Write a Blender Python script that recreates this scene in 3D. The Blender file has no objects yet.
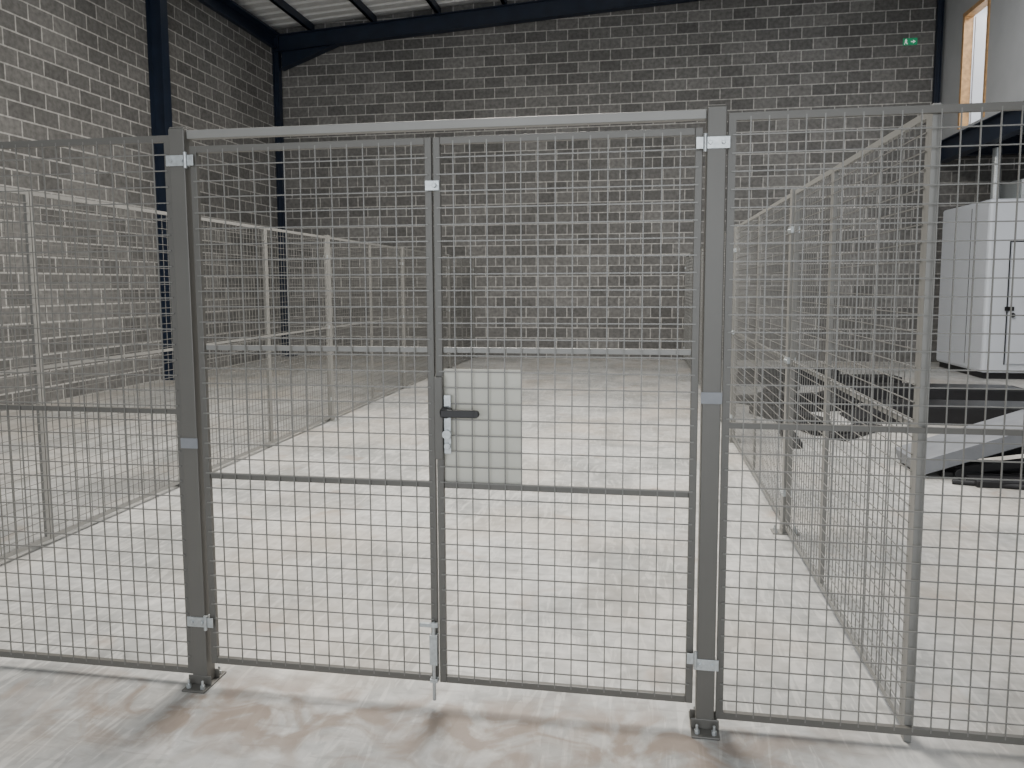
import bpy, math, random
from mathutils import Vector, Matrix
random.seed(4)
C = bpy.context.scene.collection

# ---------------------------------------------------------------- materials
def mat(name, col, rough=0.5, metal=0.0, emit=None, estr=0.0, noise=0.0, nscale=8.0, bump=0.0):
    m = bpy.data.materials.new(name); m.use_nodes = True
    nt = m.node_tree; p = nt.nodes['Principled BSDF']
    p.inputs['Base Color'].default_value = (*col, 1)
    p.inputs['Roughness'].default_value = rough
    p.inputs['Metallic'].default_value = metal
    if emit:
        p.inputs['Emission Color'].default_value = (*emit, 1)
        p.inputs['Emission Strength'].default_value = estr
    if noise > 0:
        tc = nt.nodes.new('ShaderNodeTexCoord')
        n = nt.nodes.new('ShaderNodeTexNoise'); n.inputs['Scale'].default_value = nscale
        n.inputs['Detail'].default_value = 6
        nt.links.new(tc.outputs['Object'], n.inputs['Vector'])
        r = nt.nodes.new('ShaderNodeValToRGB')
        r.color_ramp.elements[0].position = 0.3; r.color_ramp.elements[1].position = 0.7
        r.color_ramp.elements[0].color = (*[c*(1-noise) for c in col], 1)
        r.color_ramp.elements[1].color = (*[min(1, c*(1+noise)) for c in col], 1)
        nt.links.new(n.outputs['Fac'], r.inputs['Fac'])
        nt.links.new(r.outputs['Color'], p.inputs['Base Color'])
        if bump > 0:
            b = nt.nodes.new('ShaderNodeBump'); b.inputs['Strength'].default_value = bump
            nt.links.new(n.outputs['Fac'], b.inputs['Height'])
            nt.links.new(b.outputs['Normal'], p.inputs['Normal'])
    return m

def block_mat(name, axis):
    m = bpy.data.materials.new(name); m.use_nodes = True
    nt = m.node_tree; L = nt.links; p = nt.nodes['Principled BSDF']
    p.inputs['Roughness'].default_value = 0.9
    g = nt.nodes.new('ShaderNodeNewGeometry')
    s = nt.nodes.new('ShaderNodeSeparateXYZ'); L.new(g.outputs['Position'], s.inputs[0])
    c = nt.nodes.new('ShaderNodeCombineXYZ')
    L.new(s.outputs['X' if axis == 'x' else 'Y'], c.inputs[0]); L.new(s.outputs['Z'], c.inputs[1])
    b = nt.nodes.new('ShaderNodeTexBrick')
    b.inputs['Scale'].default_value = 1.0
    b.inputs['Brick Width'].default_value = 0.45
    b.inputs['Row Height'].default_value = 0.225
    b.inputs['Mortar Size'].default_value = 0.0125
    b.inputs['Mortar Smooth'].default_value = 0.3
    b.inputs['Bias'].default_value = -0.1
    b.inputs['Color1'].default_value = (0.125, 0.122, 0.118, 1)
    b.inputs['Color2'].default_value = (0.205, 0.200, 0.192, 1)
    b.inputs['Mortar'].default_value = (0.43, 0.42, 0.40, 1)
    L.new(c.outputs[0], b.inputs['Vector'])
    n = nt.nodes.new('ShaderNodeTexNoise'); n.inputs['Scale'].default_value = 14; n.inputs['Detail'].default_value = 8
    L.new(c.outputs[0], n.inputs['Vector'])
    n2 = nt.nodes.new('ShaderNodeTexNoise'); n2.inputs['Scale'].default_value = 0.5; n2.inputs['Detail'].default_value = 3
    L.new(c.outputs[0], n2.inputs['Vector'])
    mr = nt.nodes.new('ShaderNodeMapRange'); mr.inputs[1].default_value = 0.3; mr.inputs[2].default_value = 0.7
    mr.inputs[3].default_value = 0.72; mr.inputs[4].default_value = 1.22
    L.new(n.outputs['Fac'], mr.inputs[0])
    mr2 = nt.nodes.new('ShaderNodeMapRange'); mr2.inputs[1].default_value = 0.3; mr2.inputs[2].default_value = 0.7
    mr2.inputs[3].default_value = 0.86; mr2.inputs[4].default_value = 1.14
    L.new(n2.outputs['Fac'], mr2.inputs[0])
    mm = nt.nodes.new('ShaderNodeMath'); mm.operation = 'MULTIPLY'
    L.new(mr.outputs[0], mm.inputs[0]); L.new(mr2.outputs[0], mm.inputs[1])
    v = nt.nodes.new('ShaderNodeVectorMath'); v.operation = 'SCALE'
    L.new(b.outputs['Color'], v.inputs[0]); L.new(mm.outputs[0], v.inputs['Scale'])
    L.new(v.outputs[0], p.inputs['Base Color'])
    bp = nt.nodes.new('ShaderNodeBump'); bp.inputs['Strength'].default_value = 0.3; bp.inputs['Distance'].default_value = 0.01
    inv = nt.nodes.new('ShaderNodeMath'); inv.operation = 'SUBTRACT'; inv.inputs[0].default_value = 1
    L.new(b.outputs['Fac'], inv.inputs[1]); L.new(inv.outputs[0], bp.inputs['Height'])
    L.new(bp.outputs['Normal'], p.inputs['Normal'])
    return m

def floor_mat():
    m = bpy.data.materials.new('power_floated_concrete'); m.use_nodes = True
    nt = m.node_tree; L = nt.links; p = nt.nodes['Principled BSDF']
    g = nt.nodes.new('ShaderNodeNewGeometry')
    def noise(sc, det=5, dist=0.0, vec=None):
        n = nt.nodes.new('ShaderNodeTexNoise'); n.inputs['Scale'].default_value = sc
        n.inputs['Detail'].default_value = det; n.inputs['Distortion'].default_value = dist
        L.new(vec or g.outputs['Position'], n.inputs['Vector']); return n.outputs['Fac']
    def ramp(f, p0, p1, c0=(0, 0, 0), c1=(1, 1, 1)):
        r = nt.nodes.new('ShaderNodeValToRGB'); e = r.color_ramp.elements
        e[0].position = p0; e[1].position = p1; e[0].color = (*c0, 1); e[1].color = (*c1, 1)
        L.new(f, r.inputs[0]); return r.outputs[0]
    def mix(fac, a, b, mode='MIX'):
        x = nt.nodes.new('ShaderNodeMix'); x.data_type = 'RGBA'; x.blend_type = mode
        if isinstance(fac, float): x.inputs[0].default_value = fac
        else: L.new(fac, x.inputs[0])
        for s, v in ((6, a), (7, b)):
            if isinstance(v, tuple): x.inputs[s].default_value = (*v, 1)
            else: L.new(v, x.inputs[s])
        return x.outputs[2]
    def math_(op, a, b=None):
        x = nt.nodes.new('ShaderNodeMath'); x.operation = op
        for i, v in enumerate((a, b)):
            if v is None: continue
            if isinstance(v, (int, float)): x.inputs[i].default_value = v
            else: L.new(v, x.inputs[i])
        return x.outputs[0]
    def mapr(f, a, b, c, d):
        x = nt.nodes.new('ShaderNodeMapRange'); x.interpolation_type = 'SMOOTHSTEP'
        for i, v in enumerate((a, b, c, d)): x.inputs[i+1].default_value = v
        L.new(f, x.inputs[0]); return x.outputs[0]
    base = ramp(noise(1.3, 8, 1.0), 0.36, 0.64, (0.33, 0.333, 0.325), (0.53, 0.525, 0.51))
    fine = ramp(noise(14, 9, 0.4), 0.3, 0.7, (0.76, 0.76, 0.76), (1.13, 1.13, 1.13))
    c = mix(1.0, base, fine, 'MULTIPLY')
    mp = nt.nodes.new('ShaderNodeMapping'); mp.inputs['Scale'].default_value = (7, 1.2, 1); mp.inputs['Rotation'].default_value = (0, 0, 0.8)
    L.new(g.outputs['Position'], mp.inputs[0])
    st = ramp(noise(1.8, 9, 2.5, mp.outputs[0]), 0.54, 0.60)
    c = mix(math_('MULTIPLY', st, 0.42), c, (0.64, 0.63, 0.60))
    mp2 = nt.nodes.new('ShaderNodeMapping'); mp2.inputs['Scale'].default_value = (1.5, 6, 1); mp2.inputs['Rotation'].default_value = (0, 0, -0.5)
    L.new(g.outputs['Position'], mp2.inputs[0])
    dk = ramp(noise(2.0, 9, 2.0, mp2.outputs[0]), 0.57, 0.66)
    c = mix(math_('MULTIPLY', dk, 0.32), c, (0.22, 0.213, 0.205))
    d = ramp(noise(0.8, 4, 0.3), 0.46, 0.68)
    c = mix(math_('MULTIPLY', d, 0.38), c, (0.50, 0.42, 0.33))
    sp = ramp(noise(2.6, 7, 0.6), 0.62, 0.70)
    c = mix(math_('MULTIPLY', sp, 0.42), c, (0.33, 0.25, 0.19))
    s = nt.nodes.new('ShaderNodeSeparateXYZ'); L.new(g.outputs['Position'], s.inputs[0])
    # dusty mud smears near the gate threshold
    dy = math_('ABSOLUTE', math_('SUBTRACT', s.outputs['Y'], 2.55))
    dx = math_('ABSOLUTE', math_('ADD', s.outputs['X'], 0.8))
    sm = ramp(noise(4.5, 10, 1.2), 0.43, 0.58)
    f = math_('MULTIPLY', math_('MULTIPLY', mapr(dy, 0.08, 0.42, 1, 0), mapr(dx, 1.0, 1.9, 1, 0)), sm)
    c = mix(math_('MULTIPLY', f, 0.75), c, (0.24, 0.175, 0.13))
    L.new(c, p.inputs['Base Color'])
    rr = ramp(noise(2.2, 5), 0.3, 0.7, (0.30, 0.30, 0.30), (0.58, 0.58, 0.58))
    L.new(rr, p.inputs['Roughness'])
    b = nt.nodes.new('ShaderNodeBump'); b.inputs['Strength'].default_value = 0.08
    L.new(noise(20, 6), b.inputs['Height']); L.new(b.outputs['Normal'], p.inputs['Normal'])
    return m

M_post = mat('grey_powder_coat', (0.122, 0.118, 0.108), 0.42, 0.1, noise=0.05, nscale=3)
M_wire = mat('grey_coated_wire', (0.190, 0.187, 0.176), 0.40, 0.2, noise=0.04)
M_rail_lit = mat('grey_coat_lit', (0.23, 0.227, 0.215), 0.42, 0.15, noise=0.04)  # post coat made lighter: light falling on the rails is put into the colour
M_galv = mat('galvanised_steel', (0.50, 0.53, 0.54), 0.38, 0.6, noise=0.15, nscale=60)
M_navy = mat('navy_painted_steel', (0.010, 0.018, 0.038), 0.45, noise=0.2, nscale=4)
M_black = mat('black_plastic', (0.006, 0.006, 0.007), 0.35, noise=0.1)
M_plate = mat('cream_lock_sheet', (0.62, 0.61, 0.54), 0.45, noise=0.03, nscale=5)
M_roof = mat('white_roof_sheet', (0.72, 0.73, 0.73), 0.5, noise=0.05)
M_grp = mat('translucent_rooflight', (0.75, 0.78, 0.78), 0.5, emit=(0.9, 0.97, 1), estr=0.5, noise=0.03)
M_plaster = mat('pale_grey_plaster', (0.42, 0.43, 0.44), 0.8, noise=0.05, nscale=2)
M_white = mat('white_enamel_panel', (0.62, 0.65, 0.70), 0.35, noise=0.03, nscale=2)
M_wood = mat('pine_timber', (0.50, 0.30, 0.14), 0.5, noise=0.25, nscale=12)
M_lift = mat('lift_grey_paint', (0.22, 0.23, 0.25), 0.45, 0.2, noise=0.12)
M_dark = mat('dark_rubber', (0.010, 0.010, 0.012), 0.55, noise=0.3, nscale=10)
M_green = mat('exit_green', (0.015, 0.22, 0.10), 0.5, emit=(0.05, 0.9, 0.4), estr=0.12, noise=0.05)
M_signw = mat('sign_white', (0.8, 0.8, 0.8), 0.5, emit=(0.8, 1, 0.9), estr=0.3, noise=0.03)
M_floor = floor_mat()
M_blkx = block_mat('concrete_block_x', 'x'); M_blky = block_mat('concrete_block_y', 'y')

# ---------------------------------------------------------------- mesh helpers
class B:
    def __init__(s): s.v = []; s.f = []
    def box(s, x0, x1, y0, y1, z0, z1):
        n = len(s.v)
        s.v += [(x0,y0,z0),(x1,y0,z0),(x1,y1,z0),(x0,y1,z0),(x0,y0,z1),(x1,y0,z1),(x1,y1,z1),(x0,y1,z1)]
        s.f += [tuple(n+i for i in q) for q in ((0,3,2,1),(4,5,6,7),(0,1,5,4),(1,2,6,5),(2,3,7,6),(3,0,4,7))]
        return s
    def cyl(s, p0, p1, r, k=12, r1=None):
        p0 = Vector(p0); p1 = Vector(p1); d = (p1-p0).normalized()
        a = d.orthogonal().normalized(); b = d.cross(a); n = len(s.v)
        r1 = r if r1 is None else r1
        for p, rr in ((p0, r), (p1, r1)):
            for i in range(k):
                t = 2*math.pi*i/k
                s.v.append(tuple(p + (a*math.cos(t)+b*math.sin(t))*rr))
        for i in range(k):
            j = (i+1) % k
            s.f.append((n+i, n+j, n+k+j, n+k+i))
        s.f.append(tuple(n+i for i in range(k))[::-1]); s.f.append(tuple(n+k+i for i in range(k)))
        return s
    def beam(s, p0, p1, w, h, up=(0, 0, 1)):
        p0 = Vector(p0); p1 = Vector(p1); d = (p1-p0).normalized()
        sd = d.cross(Vector(up)).normalized(); u = sd.cross(d); n = len(s.v)
        for p in (p0, p1):
            for a, b in ((-1,-1),(1,-1),(1,1),(-1,1)):
                s.v.append(tuple(p + sd*a*w/2 + u*b*h/2))
        s.f += [tuple(n+i for i in q) for q in ((0,1,2,3),(7,6,5,4),(0,4,5,1),(1,5,6,2),(2,6,7,3),(3,7,4,0))]
        return s
    def prism(s, pts, off):
        n = len(s.v); k = len(pts); off = Vector(off)
        s.v += [tuple(p) for p in pts] + [tuple(Vector(p)+off) for p in pts]
        s.f.append(tuple(range(n, n+k))[::-1]); s.f.append(tuple(range(n+k, n+2*k)))
        for i in range(k):
            j = (i+1) % k; s.f.append((n+i, n+j, n+k+j, n+k+i))
        return s
    def ibeam_v(s, cx, cy, z0, z1, w, d, tf=0.014, tw=0.01, axis='x'):
        if axis == 'x':
            s.box(cx-d/2, cx-d/2+tf, cy-w/2, cy+w/2, z0, z1)
            s.box(cx+d/2-tf, cx+d/2, cy-w/2, cy+w/2, z0, z1)
            s.box(cx-d/2+tf, cx+d/2-tf, cy-tw/2, cy+tw/2, z0, z1)
        else:
            s.box(cx-w/2, cx+w/2, cy-d/2, cy-d/2+tf, z0, z1)
            s.box(cx-w/2, cx+w/2, cy+d/2-tf, cy+d/2, z0, z1)
            s.box(cx-tw/2, cx+tw/2, cy-d/2+tf, cy+d/2-tf, z0, z1)
        return s
    def make(s, name, m, parent=None, bevel=0.0, smooth=False):
        me = bpy.data.meshes.new(name); me.from_pydata(s.v, [], s.f); me.update()
        o = bpy.data.objects.new(name, me); C.objects.link(o); me.materials.append(m)
        if parent: o.parent = parent
        if bevel > 0:
            md = o.modifiers.new('bevel', 'BEVEL'); md.width = bevel; md.segments = 2; md.limit_method = 'ANGLE'
        if smooth:
            for p in me.polygons: p.use_smooth = True
        return o
def empty(name, loc=(0, 0, 0)):
    e = bpy.data.objects.new(name, None); e.empty_display_size = 0.2; C.objects.link(e); return e

# ---------------------------------------------------------------- key dims
H = 1.615
YF = 2.745                    # front fence plane
XW, XM, XR = -8.15, 5.77, 10.0
YB, YS = 16.7, -7.0
SL = 0.062; EZ = 7.20
def roofz(x): return EZ + 0.15 + (x-XW)*SL

# ---------------------------------------------------------------- shell
B().box(XW-0.3, XR+0.3, YS-0.3, YB+0.3, -0.2, 0).make('floor', M_floor)
B().prism([(XW-0.3, YB, 0), (XR+0.3, YB, 0), (XR+0.3, YB, roofz(XR+0.3)), (XW-0.3, YB, roofz(XW-0.3))], (0, 0.3, 0)).make('wall_back', M_blkx)
B().box(XW-0.3, XW, YS, YB, 0, roofz(XW)-0.02).make('wall_left', M_blky)
B().box(XR, XR+0.3, YS, YB, 0, roofz(XR)).make('wall_right', M_blky)
wf = B()
wf.prism([(XW-0.3, YS, 0), (-5, YS, 0), (-5, YS, roofz(-5)), (XW-0.3, YS, roofz(XW-0.3))], (0, -0.3, 0))
wf.prism([(4, YS, 0), (XR+0.3, YS, 0), (XR+0.3, YS, roofz(XR+0.3)), (4, YS, roofz(4))], (0, -0.3, 0))
wf.prism([(-5, YS, 5.2), (4, YS, 5.2), (4, YS, roofz(4)), (-5, YS, roofz(-5))], (0, -0.3, 0))
wf.make('wall_front', M_blkx)

# corrugated roof sheet (ribs run down the slope, along X), with GRP rooflight strips
cb = B(); gr = B(); y = YS-0.2; k = 0
x0, x1 = XW-0.3, XR+0.3
def strip(b, ya, yb, za, zb):
    n = len(b.v)
    b.v += [(x0, ya, roofz(x0)+za), (x1, ya, roofz(x1)+za), (x1, yb, roofz(x1)+zb), (x0, yb, roofz(x0)+zb)]
    b.f.append((n, n+1, n+2, n+3))
while y < YB+0.2:
    tgt = gr if (k % 14) in (9, 10, 11) else cb
    strip(tgt, y, y+0.19, 0, 0); strip(tgt, y+0.19, y+0.22, 0, 0.04); strip(tgt, y+0.22, y+0.29, 0.04, 0.04); strip(tgt, y+0.29, y+0.32, 0.04, 0)
    y += 0.32; k += 1
ce = cb.make('ceiling', M_roof); gr.make('rooflight_strips', M_grp, ce)
# steel portal frame
sf = empty('steel_portal_frame')
pu = B(); x = XW+0.9
while x < XR:
    z = roofz(x)-0.10
    pu.box(x-0.03, x+0.03, YS, YB, z-0.09, z+0.09); pu.box(x-0.03, x+0.06, YS, YB, z-0.09, z-0.08); x += 1.45
pu.make('roof_purlins', M_navy, sf)
for i, yc in enumerate((16.55, 12.1, 7.6, 3.1, -1.4, -5.9)):
    r = B()
    zt = lambda x: roofz(x)-0.20
    for (a, b, w) in ((0, 0.014, 0.2), (0.014, 0.34, 0.012), (0.34, 0.354, 0.2)):
        r.prism([(XW+.02, yc-w/2, zt(XW)-a), (XW+.02, yc-w/2, zt(XW)-b), (XR-.02, yc-w/2, zt(XR)-b), (XR-.02, yc-w/2, zt(XR)-a)], (0, w, 0))
    r.prism([(XW+.2, yc-0.006, zt(XW)-.35), (XW+.2, yc-0.006, zt(XW)-.72), (XW+1.5, yc-0.006, zt(XW+1.5)-.35)], (0, 0.012, 0))
    r.prism([(XW+.2, yc-0.1, zt(XW)-.72), (XW+.2, yc-0.1, zt(XW)-.735), (XW+1.5, yc-0.1, zt(XW+1.5)-.365), (XW+1.5, yc-0.1, zt(XW+1.5)-.35)], (0, 0.2, 0))
    cd_ = 0.14 if i == 0 else 0.26
    r.ibeam_v(XW+0.01+cd_/2, yc, 0, roofz(XW)-0.2, 0.14 if i == 0 else 0.20, cd_, axis='x').box(XW+.0, XW+.3, yc-.14, yc+.14, 0, 0.02)
    if i == 0: r.ibeam_v(XM-0.10, yc, 0, roofz(XM)-0.54, 0.12, 0.10, axis='x')
    r.make('rafter_and_columns_%d' % (i+1), M_navy, sf)
B().box(XW, XW+0.10, YS, YB, EZ-0.32, EZ-0.30+0.02).box(XW, XW+0.02, YS, YB, EZ-0.3, EZ-0.02).box(XW, XW+0.18, YS, YB, EZ-0.04, EZ).make('eaves_beam', M_navy, sf)

# ---------------------------------------------------------------- fencing
WS = 0.06; WR = 0.0021
def P(ax, c, u, z, off=0.0):
    return (u, c+off, z) if ax == 'x' else (c+off, u, z)
def bx(b, ax, c, u0, u1, z0, z1, d0, d1):
    if ax == 'x': b.box(u0, u1, c+d0, c+d1, z0, z1)
    else: b.box(c+d0, c+d1, u0, u1, z0, z1)
def panel(fr, wi, ax, c, u0, u1, z0, z1, mids=(1.12,), t=0.025, side=-1, ws=WS, wr=WR):
    d = 0.01
    bx(fr, ax, c, u0, u0+t, z0, z1, -d, d); bx(fr, ax, c, u1-t, u1, z0, z1, -d, d)
    bx(fr, ax, c, u0+t, u1-t, z0, z0+t, -d, d); bx(fr, ax, c, u0+t, u1-t, z1-t, z1, -d, d)
    for m in mids: bx(fr, ax, c, u0+t, u1-t, m-0.010, m+0.010, -d+0.004, d)
    o = side*0.008
    nu = round((u1-u0-t)/ws); su = (u1-u0-t)/nu
    for i in range(1, nu):
        u = u0+t/2+i*su
        bx(wi, ax, c, u-wr, u+wr, z0+t/2, z1-t/2, o-wr, o+wr)
    nz = round((z1-z0-t)/ws); sz = (z1-z0-t)/nz
    for i in range(1, nz):
        z = z0+t/2+i*sz; oo = o + side*2*wr
        bx(wi, ax, c, u0+t/2, u1-t/2, z-wr, z+wr, oo-wr, oo+wr)
def post(b, ga, ax, c, u, z1, w=0.07, d=0.05, foot=True, clips=()):
    bx(b, ax, c, u-w/2, u+w/2, 0.008, z1, -d/2, d/2)
    bx(b, ax, c, u-w/2+0.002, u+w/2-0.002, z1, z1+0.006, -d/2+0.002, d/2-0.002)
    if foot:
        bx(b, ax, c, u-0.05, u+0.05, 0, 0.008, -0.085, 0.085)
        for s_ in (-1, 1):
            bx(b, ax, c, u-0.05, u+0.05, 0.008, 0.045, s_*d/2-0.003, s_*d/2+0.003)
            for q in (-0.03, 0.03):
                p = P(ax, c, u+q, 0.0, s_*0.062); ga.cyl(p, (p[0], p[1], 0.022), 0.010, 6); ga.cyl(p, (p[0], p[1], 0.04), 0.005, 8)
    for z in clips:
        bx(ga, ax, c, u-w/2-0.012, u+w/2+0.012, z-0.02, z+0.02, -d/2-0.004, -d/2)
        bx(ga, ax, c, u-w/2-0.003, u-w/2, z-0.02, z+0.02, -d/2, d/2)
        bx(ga, ax, c, u+w/2, u+w/2+0.003, z-0.02, z+0.02, -d/2, d/2)
        for q in (-0.022, 0.022):
            p = P(ax, c, u+q, z, -d/2-0.003); p2 = P(ax, c, u+q, z, -d/2-0.012); ga.cyl(p, p2, 0.007, 6)

XL, XRP = -3.64, 0.950
XP1, XP2 = -1.742, 0.249
def fence(name, ax, c, panels, posts, clips=(1.95, 1.13, 0.27), side=-1, fm=None):
    e = empty(name); fr, wi, ga = B(), B(), B()
    for a, b in panels: panel(fr, wi, ax, c, a, b, 0.038, 2.19, side=side, wr=WR if ax == 'x' else 0.0018)
    for u in posts: post(fr, ga, ax, c, u, 2.2, clips=clips)
    fr.make('frame_and_posts', fm or M_post, e); wi.make('wire_mesh', M_wire, e)
    if ga.v: ga.make('clips_and_bolts', M_galv, e)
    return e
fence('mesh_fence', 'x', YF, [(XL+0.04, XP1-0.04)], [XL])
fence('mesh_fence', 'x', YF, [(XP2+0.04, 2.40), (2.48, 3.9)], [2.44, 3.94])
def bays(u0, jo, big, name, c, side):
    seq = [u0]+jo
    pn = []
    for a, b in zip(seq[:-1], seq[1:]):
        pa = 0.04 if a in big else 0.003; pb = 0.04 if b in big else 0.003
        pn.append((a+pa, b-pb))
    return fence(name, 'y', c, pn, [u for u in big if u != u0], side=side, fm=M_rail_lit)
bays(YF+0.04, [4.13, 5.6, 7.08, 8.6, 10.05, 11.5, 12.95, 14.4, 15.5, 16.6], (5.6, 8.6, 11.5, 14.4, 16.6), 'mesh_partition', XL, 1)
e = bays(YF+0.05, [4.09, 5.08, 6.5, 8.0, 9.45, 10.95, 12.4, 13.9, 15.3, 16.6], (5.08, 8.0, 10.95, 13.9, 16.6), 'mesh_partition', XRP, -1)
B().box(XRP-0.013, XRP+0.013, YF+0.012, YF+0.045, 0.0, 2.2).make('corner_post', M_rail_lit, e, 0.002)

# ---------------------------------------------------------------- gate
g = empty('mesh_double_gate'); fr, wi, ga = B(), B(), B()
post(fr, ga, 'x', YF, XP1, 2.21, 0.064, 0.06, clips=(2.09, 0.27))
post(fr, ga, 'x', YF, XP2, 2.21, 0.064, 0.06, clips=(2.09, 0.25))
fr.make('gate_posts', M_post, g, 0.003)
B().box(XP1+0.033, XP2-0.033, YF-0.015, YF+0.015, 2.172, 2.205).make('header_rail', M_rail_lit, g, 0.003)
cl = B()
for xx, z in ((XP1, 1.00), (XP2, 1.22)):
    cl.box(xx-0.036, xx+0.036, YF-0.034, YF-0.03, z-0.02, z+0.02)
cl.make('post_joint_sleeves', M_lift, g)
def leaf(nm, u0, u1):
    f, w = B(), B()
    panel(f, w, 'x', YF-0.005, u0, u1, 0.092, 2.145, mids=(), t=0.026)
    f.box(u0+0.026, u1-0.026, YF-0.008, YF+0.012, 0.855, 0.877)
    f.make(nm+'_frame', M_post, g, 0.002); w.make(nm+'_wire', M_wire, g)
    B().box(u0+0.026, u1-0.026, YF-0.002, YF+0.012, 1.366, 1.386).make(nm+'_mid_rail', M_rail_lit, g, 0.001)
mid = (XP1+XP2)/2
leaf('left_leaf', XP1+0.044, mid-0.003)
leaf('right_leaf', mid+0.003, XP2-0.044)
for xx, s in ((XP1+0.032, 1), (XP2-0.032, -1)):
    for z in (0.27, 2.09):
        ga.box(min(xx, xx+s*0.036), max(xx, xx+s*0.036), YF-0.034, YF-0.030, z-0.02, z+0.02)
        ga.cyl((xx+s*0.006, YF-0.036, z-0.03), (xx+s*0.006, YF-0.036, z+0.03), 0.007)
ga.box(mid-0.024, mid+0.028, YF-0.03, YF-0.016, 1.955, 1.99); ga.cyl((mid+0.012, YF-0.03, 1.972), (mid+0.012, YF-0.045, 1.972), 0.008)
ga.cyl((mid-0.014, YF-0.034, 0.03), (mid-0.014, YF-0.034, 0.34), 0.007)
ga.box(mid-0.030, mid+0.000, YF-0.04, YF-0.016, 0.10, 0.115); ga.box(mid-0.030, mid+0.000, YF-0.04, YF-0.016, 0.17, 0.29)
ga.box(mid-0.066, mid+0.004, YF-0.044, YF-0.03, 0.322, 0.338)
ga.make('hinges_catch_and_drop_bolt', M_galv, g, 0.001)
B().box(mid+0.022, mid+0.322, YF+0.006, YF+0.009, 0.865, 1.305).make('lock_shield_sheet', M_plate, g)
lk = B()
lk.box(mid+0.000, mid+0.032, YF-0.035, YF-0.014, 0.97, 1.28)
lk.make('lock_case', M_post, g, 0.003)
hz = 1.148
hd = B()
hd.cyl((mid+0.045, YF-0.016, hz), (mid+0.045, YF-0.045, hz), 0.022, 20)
hd.cyl((mid+0.045, YF-0.044, hz), (mid+0.045, YF-0.072, hz), 0.011, 12)
hd.beam((mid+0.035, YF-0.072, hz+0.002), (mid+0.165, YF-0.072, hz+0.002), 0.016, 0.028)
hd.cyl((mid+0.165, YF-0.064, hz+0.002), (mid+0.165, YF-0.080, hz+0.002), 0.014, 12)
hd.make('lever_handle', M_black, g, 0.003)
kc = B()
kc.box(mid+0.034, mid+0.060, YF-0.022, YF-0.015, 0.99, 1.21)
kc.cyl((mid+0.047, YF-0.02, 1.065), (mid+0.047, YF-0.040, 1.065), 0.017, 18)
kc.cyl((mid+0.047, YF-0.02, 1.02), (mid+0.047, YF-0.034, 1.02), 0.012, 18)
kc.make('key_cylinder', M_galv, g, 0.001)

# ---------------------------------------------------------------- mezzanine + upper office
mz = empty('mezzanine')
mb = B()
mb.box(XM-0.1, XM+0.1, 3, YB-0.25, 4.33, 4.345); mb.box(XM-0.1, XM+0.1, 3, YB-0.25, 3.95, 3.965); mb.box(XM-0.006, XM+0.006, 3, YB-0.25, 3.965, 4.33)
for yy in (4.5, 7.5, 10.5, 13.0, 15.9):
    mb.box(XM+0.01, XR-0.01, yy-0.07, yy+0.07, 4.32, 4.34); mb.box(XM+0.01, XR-0.01, yy-0.07, yy+0.07, 4.0, 4.015); mb.box(XM+0.01, XR-0.01, yy-0.005, yy+0.005, 4.015, 4.32)
for yy in (3.2, 10.2):
    mb.ibeam_v(XM, yy, 0, 3.95, 0.16, 0.16)
mb.make('steel_beams', M_navy, mz)
B().box(XM-0.04, XR-0.01, 3, YB-0.01, 4.345, 4.42).make('deck', M_plaster, mz)
YD0, YD1, ZD0, ZD1 = 14.60, 15.60, 4.42, 6.45
uw = B()
def wseg(y0, y1, z0):
    uw.prism([(XM, y0, z0), (XM, y1, z0), (XM, y1, roofz(XM)-0.2), (XM, y0, roofz(XM)-0.2)], (0.12, 0, 0))
wseg(3, YD0, ZD0); wseg(YD1, YB-0.01, ZD0); wseg(YD0, YD1, ZD1)
uw.make('wall_office', M_plaster)
dr = empty('door_1'); d = B()
for (a, b) in ((YD0-0.05, YD0+0.03), (YD1-0.03, YD1+0.05)):
    d.box(XM-0.02, XM+0.14, a, b, ZD0, ZD1+0.05)
d.box(XM-0.02, XM+0.14, YD0+0.03, YD1-0.03, ZD1-0.03, ZD1+0.05)
d.make('door_frame', M_wood, dr, 0.003)
B().box(XM+0.16, XM+1.1, YD1-0.06, YD1-0.02, ZD0+0.01, ZD1-0.04).make('door_leaf', M_white, dr, 0.002)
B().cyl((XM+1.0, YD1-0.06, 5.45), (XM+1.0, YD1-0.11, 5.45), 0.01).beam((XM+1.0, YD1-0.11, 5.45), (XM+0.88, YD1-0.11, 5.45), 0.012, 0.018).make('door_handle', M_galv, dr)
B().box(XM+0.14, XM+3.0, YB-0.1, YB-0.02, 4.42, 7.4).box(XM+2.9, XM+3.0, 12.5, YB-0.1, 4.42, 7.4).make('wall_office_inner', M_white)

# ---------------------------------------------------------------- white plant cabin under the mezzanine
cb = empty('white_plant_cabin')
B().box(5.69, 8.2, 13.95, 16.0, 0.10, 3.0).make('body', M_white, cb, 0.05)
B().box(5.75, 8.15, 14.0, 15.95, 0.0, 0.10).make('plinth', M_dark, cb)
b = B()
for yy in (14.65, 15.3): b.box(5.685, 5.69, yy-0.006, yy+0.006, 0.2, 2.9)
b.box(6.02, 6.035, 13.935, 13.95, 0.25, 2.3); b.box(6.035, 7.1, 13.935, 13.95, 2.285, 2.3); b.box(7.085, 7.1, 13.935, 13.95, 0.25, 2.3)
b.make('door_seams', M_black, cb)
B().box(6.05, 7.08, 13.92, 13.95, 0.26, 2.28).make('door_leaf', M_white, cb, 0.01)
B().box(5.98, 6.12, 13.90, 13.92, 1.15, 1.22).cyl((6.1, 13.9, 1.08), (6.1, 13.88, 1.08), 0.04).make('hasp_and_padlock', M_black, cb, 0.004)
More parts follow.
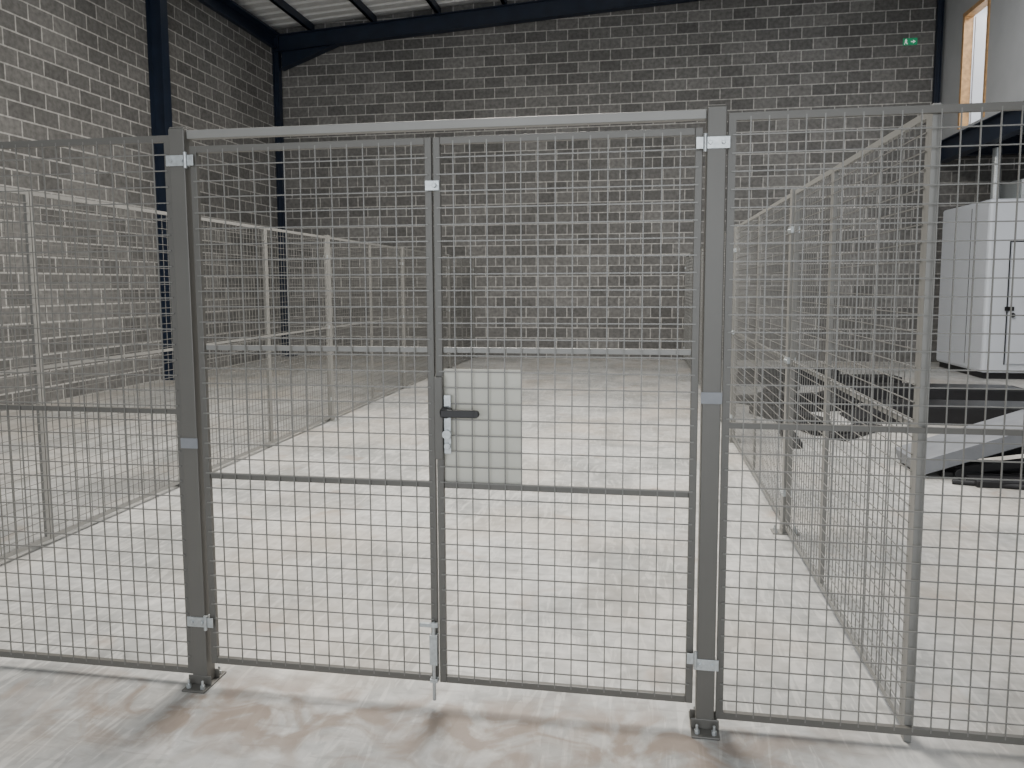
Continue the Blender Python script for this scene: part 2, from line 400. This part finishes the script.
B().cyl((6.1, 14.8, 3.0), (6.1, 14.8, 3.95), 0.07, 20).cyl((6.1, 14.8, 3.0), (6.1, 14.8, 3.06), 0.14, 20).box(6.3, 7.6, 14.3, 15.2, 3.0, 3.35).make('flue_and_fan_unit', M_galv, cb)

# ---------------------------------------------------------------- scissor lift (raised) with approach ramp
sl = empty('scissor_lift')
pl, bk = B(), B()
y0, y1 = 6.70, 7.28
pl.box(3.3, 5.2, y0, y1, 0.44, 0.50)
pl.beam((2.30, (y0+y1)/2, 0.08), (3.34, (y0+y1)/2, 0.455), y1-y0, 0.12)
pl.make('platform_and_ramp', M_lift, sl, 0.004)
for yy in (y0+0.08, y1-0.08):
    bk.beam((2.6, yy, 0.06), (4.9, yy, 0.42), 0.05, 0.07); bk.beam((3.05, yy, 0.33), (4.9, yy, 0.06), 0.05, 0.07)
    bk.box(2.5, 5.2, yy-0.04, yy+0.04, 0, 0.05)
bk.cyl((3.85, y0+0.05, 0.22), (3.85, y1-0.05, 0.22), 0.035); bk.cyl((2.62, y0, 0.045), (2.62, y1, 0.045), 0.045)
bk.box(2.65, 3.6, y0-0.24, y0-0.02, 0.0, 0.05); bk.cyl((2.5, y0-0.15, 0.02), (3.3, y0-0.32, 0.02), 0.02)
bk.box(2.62, 3.6, y0+0.2, y0+0.26, 0.0, 0.12)
bk.make('scissor_arms_and_base', M_dark, sl, 0.004)
s2 = empty('scissor_lift'); b = B(); r = B()
for y0 in (9.3, 10.9):
    b.box(2.9, 5.1, y0, y0+0.6, 0.0, 0.20)
    b.prism([(2.9, y0, 0), (2.9, y0, 0.20), (2.45, y0, 0.02), (2.45, y0, 0)], (0, 0.6, 0))
    r.box(3.0, 5.0, y0+0.04, y0+0.56, 0.20, 0.215)
b.make('platforms', M_dark, s2, 0.004); r.make('tread_plates', M_black, s2)
sp = B()
for (x, y, a, l, w, h) in ((1.75, 9.2, 1.9, 1.5, 0.3, 0.09), (2.15, 10.2, 0.35, 1.2, 0.3, 0.12), (2.0, 11.5, 1.2, 1.7, 0.3, 0.10), (2.75, 12.8, 0.1, 2.6, 0.4, 0.15), (1.55, 8.2, 1.5, 0.9, 0.14, 0.06), (2.3, 8.6, 0.9, 0.9, 0.2, 0.06), (1.7, 10.4, 2.3, 1.0, 0.25, 0.1)):
    d = Vector((math.cos(a), math.sin(a), 0))*l/2; c = Vector((x, y, h/2))
    sp.beam(c-d, c+d, w, h)
    sp.beam(c-d*0.9+Vector((0, 0, h*.9)), c+d*0.3+Vector((0, 0, h*.9)), w*0.5, h*0.8)
sp.make('lift_arm_parts', M_dark, None, 0.004)

# ---------------------------------------------------------------- exit sign
es = empty('exit_sign')
B().box(5.06, 5.32, YB-0.03, YB, 6.29, 6.42).make('sign_panel', M_green, es, 0.003)
q = B(); y0 = YB-0.034; y1 = YB-0.03; o = 0.16; oz = 0.06
q.cyl((4.95+o, y1, 6.335+oz), (4.95+o, y0, 6.335+oz), 0.012, 10)
q.prism([(a+o, y1, c_+oz) for a, c_ in ((4.93, 6.325), (4.97, 6.325), (4.965, 6.285), (4.985, 6.245), (4.97, 6.24), (4.945, 6.275), (4.93, 6.24), (4.915, 6.24), (4.93, 6.285))], (0, -0.004, 0))
q.prism([(a+o, y1, c_+oz) for a, c_ in ((5.04, 6.30), (5.08, 6.30), (5.08, 6.325), (5.13, 6.29), (5.08, 6.255), (5.08, 6.28), (5.04, 6.28))], (0, -0.004, 0))
q.make('running_figure_and_arrow', M_signw, es)

# ---------------------------------------------------------------- lights
def area(name, loc, rot, sx, sy, e, col=(1, 1, 1)):
    l = bpy.data.lights.new(name, 'AREA'); l.shape = 'RECTANGLE'; l.size = sx; l.size_y = sy; l.energy = e; l.color = col
    o = bpy.data.objects.new(name, l); o.location = loc; o.rotation_euler = rot; C.objects.link(o)
area('rooflight_lamp_1', (-1.3, 6.6, 6.75), (0, 0, 0), 1.8, 4, 980, (1, 0.95, 0.87))
area('rooflight_lamp_2', (-1.0, 1.5, 6.75), (0, 0, 0), 5, 4, 90, (0.97, 0.98, 1))
area('rooflight_lamp_3', (3.5, 8.0, 6.9), (0, 0, 0), 2, 9, 260, (0.97, 0.98, 1))
area('roller_door_daylight', (-0.5, YS+0.1, 2.7), (math.radians(90), 0, 0), 8.6, 4.8, 540, (0.95, 0.98, 1))
area('office_fill_light', (7.4, 14.5, 7.2), (0, 0, 0), 1.5, 2, 260, (1, 0.98, 0.95))  # added fill that makes the open doorway bright, not a known fitting
area('mezzanine_lamp', (7.5, 12.0, 3.85), (0, 0, 0), 1.2, 1.2, 30)
w = bpy.data.worlds.new('World'); bpy.context.scene.world = w; w.use_nodes = True
w.node_tree.nodes['Background'].inputs[0].default_value = (0.75, 0.85, 1, 1)
w.node_tree.nodes['Background'].inputs[1].default_value = 0.8

# ---------------------------------------------------------------- camera
psi, th, rl = math.radians(9.5), math.radians(5.46), 0.0042
F = Vector((-math.sin(psi)*math.cos(th), math.cos(psi)*math.cos(th), -math.sin(th)))
R0 = Vector((math.cos(psi), math.sin(psi), 0)); U0 = R0.cross(F)
R = R0*math.cos(rl) - U0*math.sin(rl); U = U0*math.cos(rl) + R0*math.sin(rl)
cd = bpy.data.cameras.new('camera'); cd.sensor_width = 36; cd.lens = 765/1024*36; cd.clip_end = 200
cd.shift_y = -26/1024
cam = bpy.data.objects.new('camera', cd); C.objects.link(cam)
m3 = Matrix((R, U, -F)).transposed()
cam.matrix_world = Matrix.Translation((0, 0, H)) @ m3.to_4x4()
bpy.context.scene.camera = cam
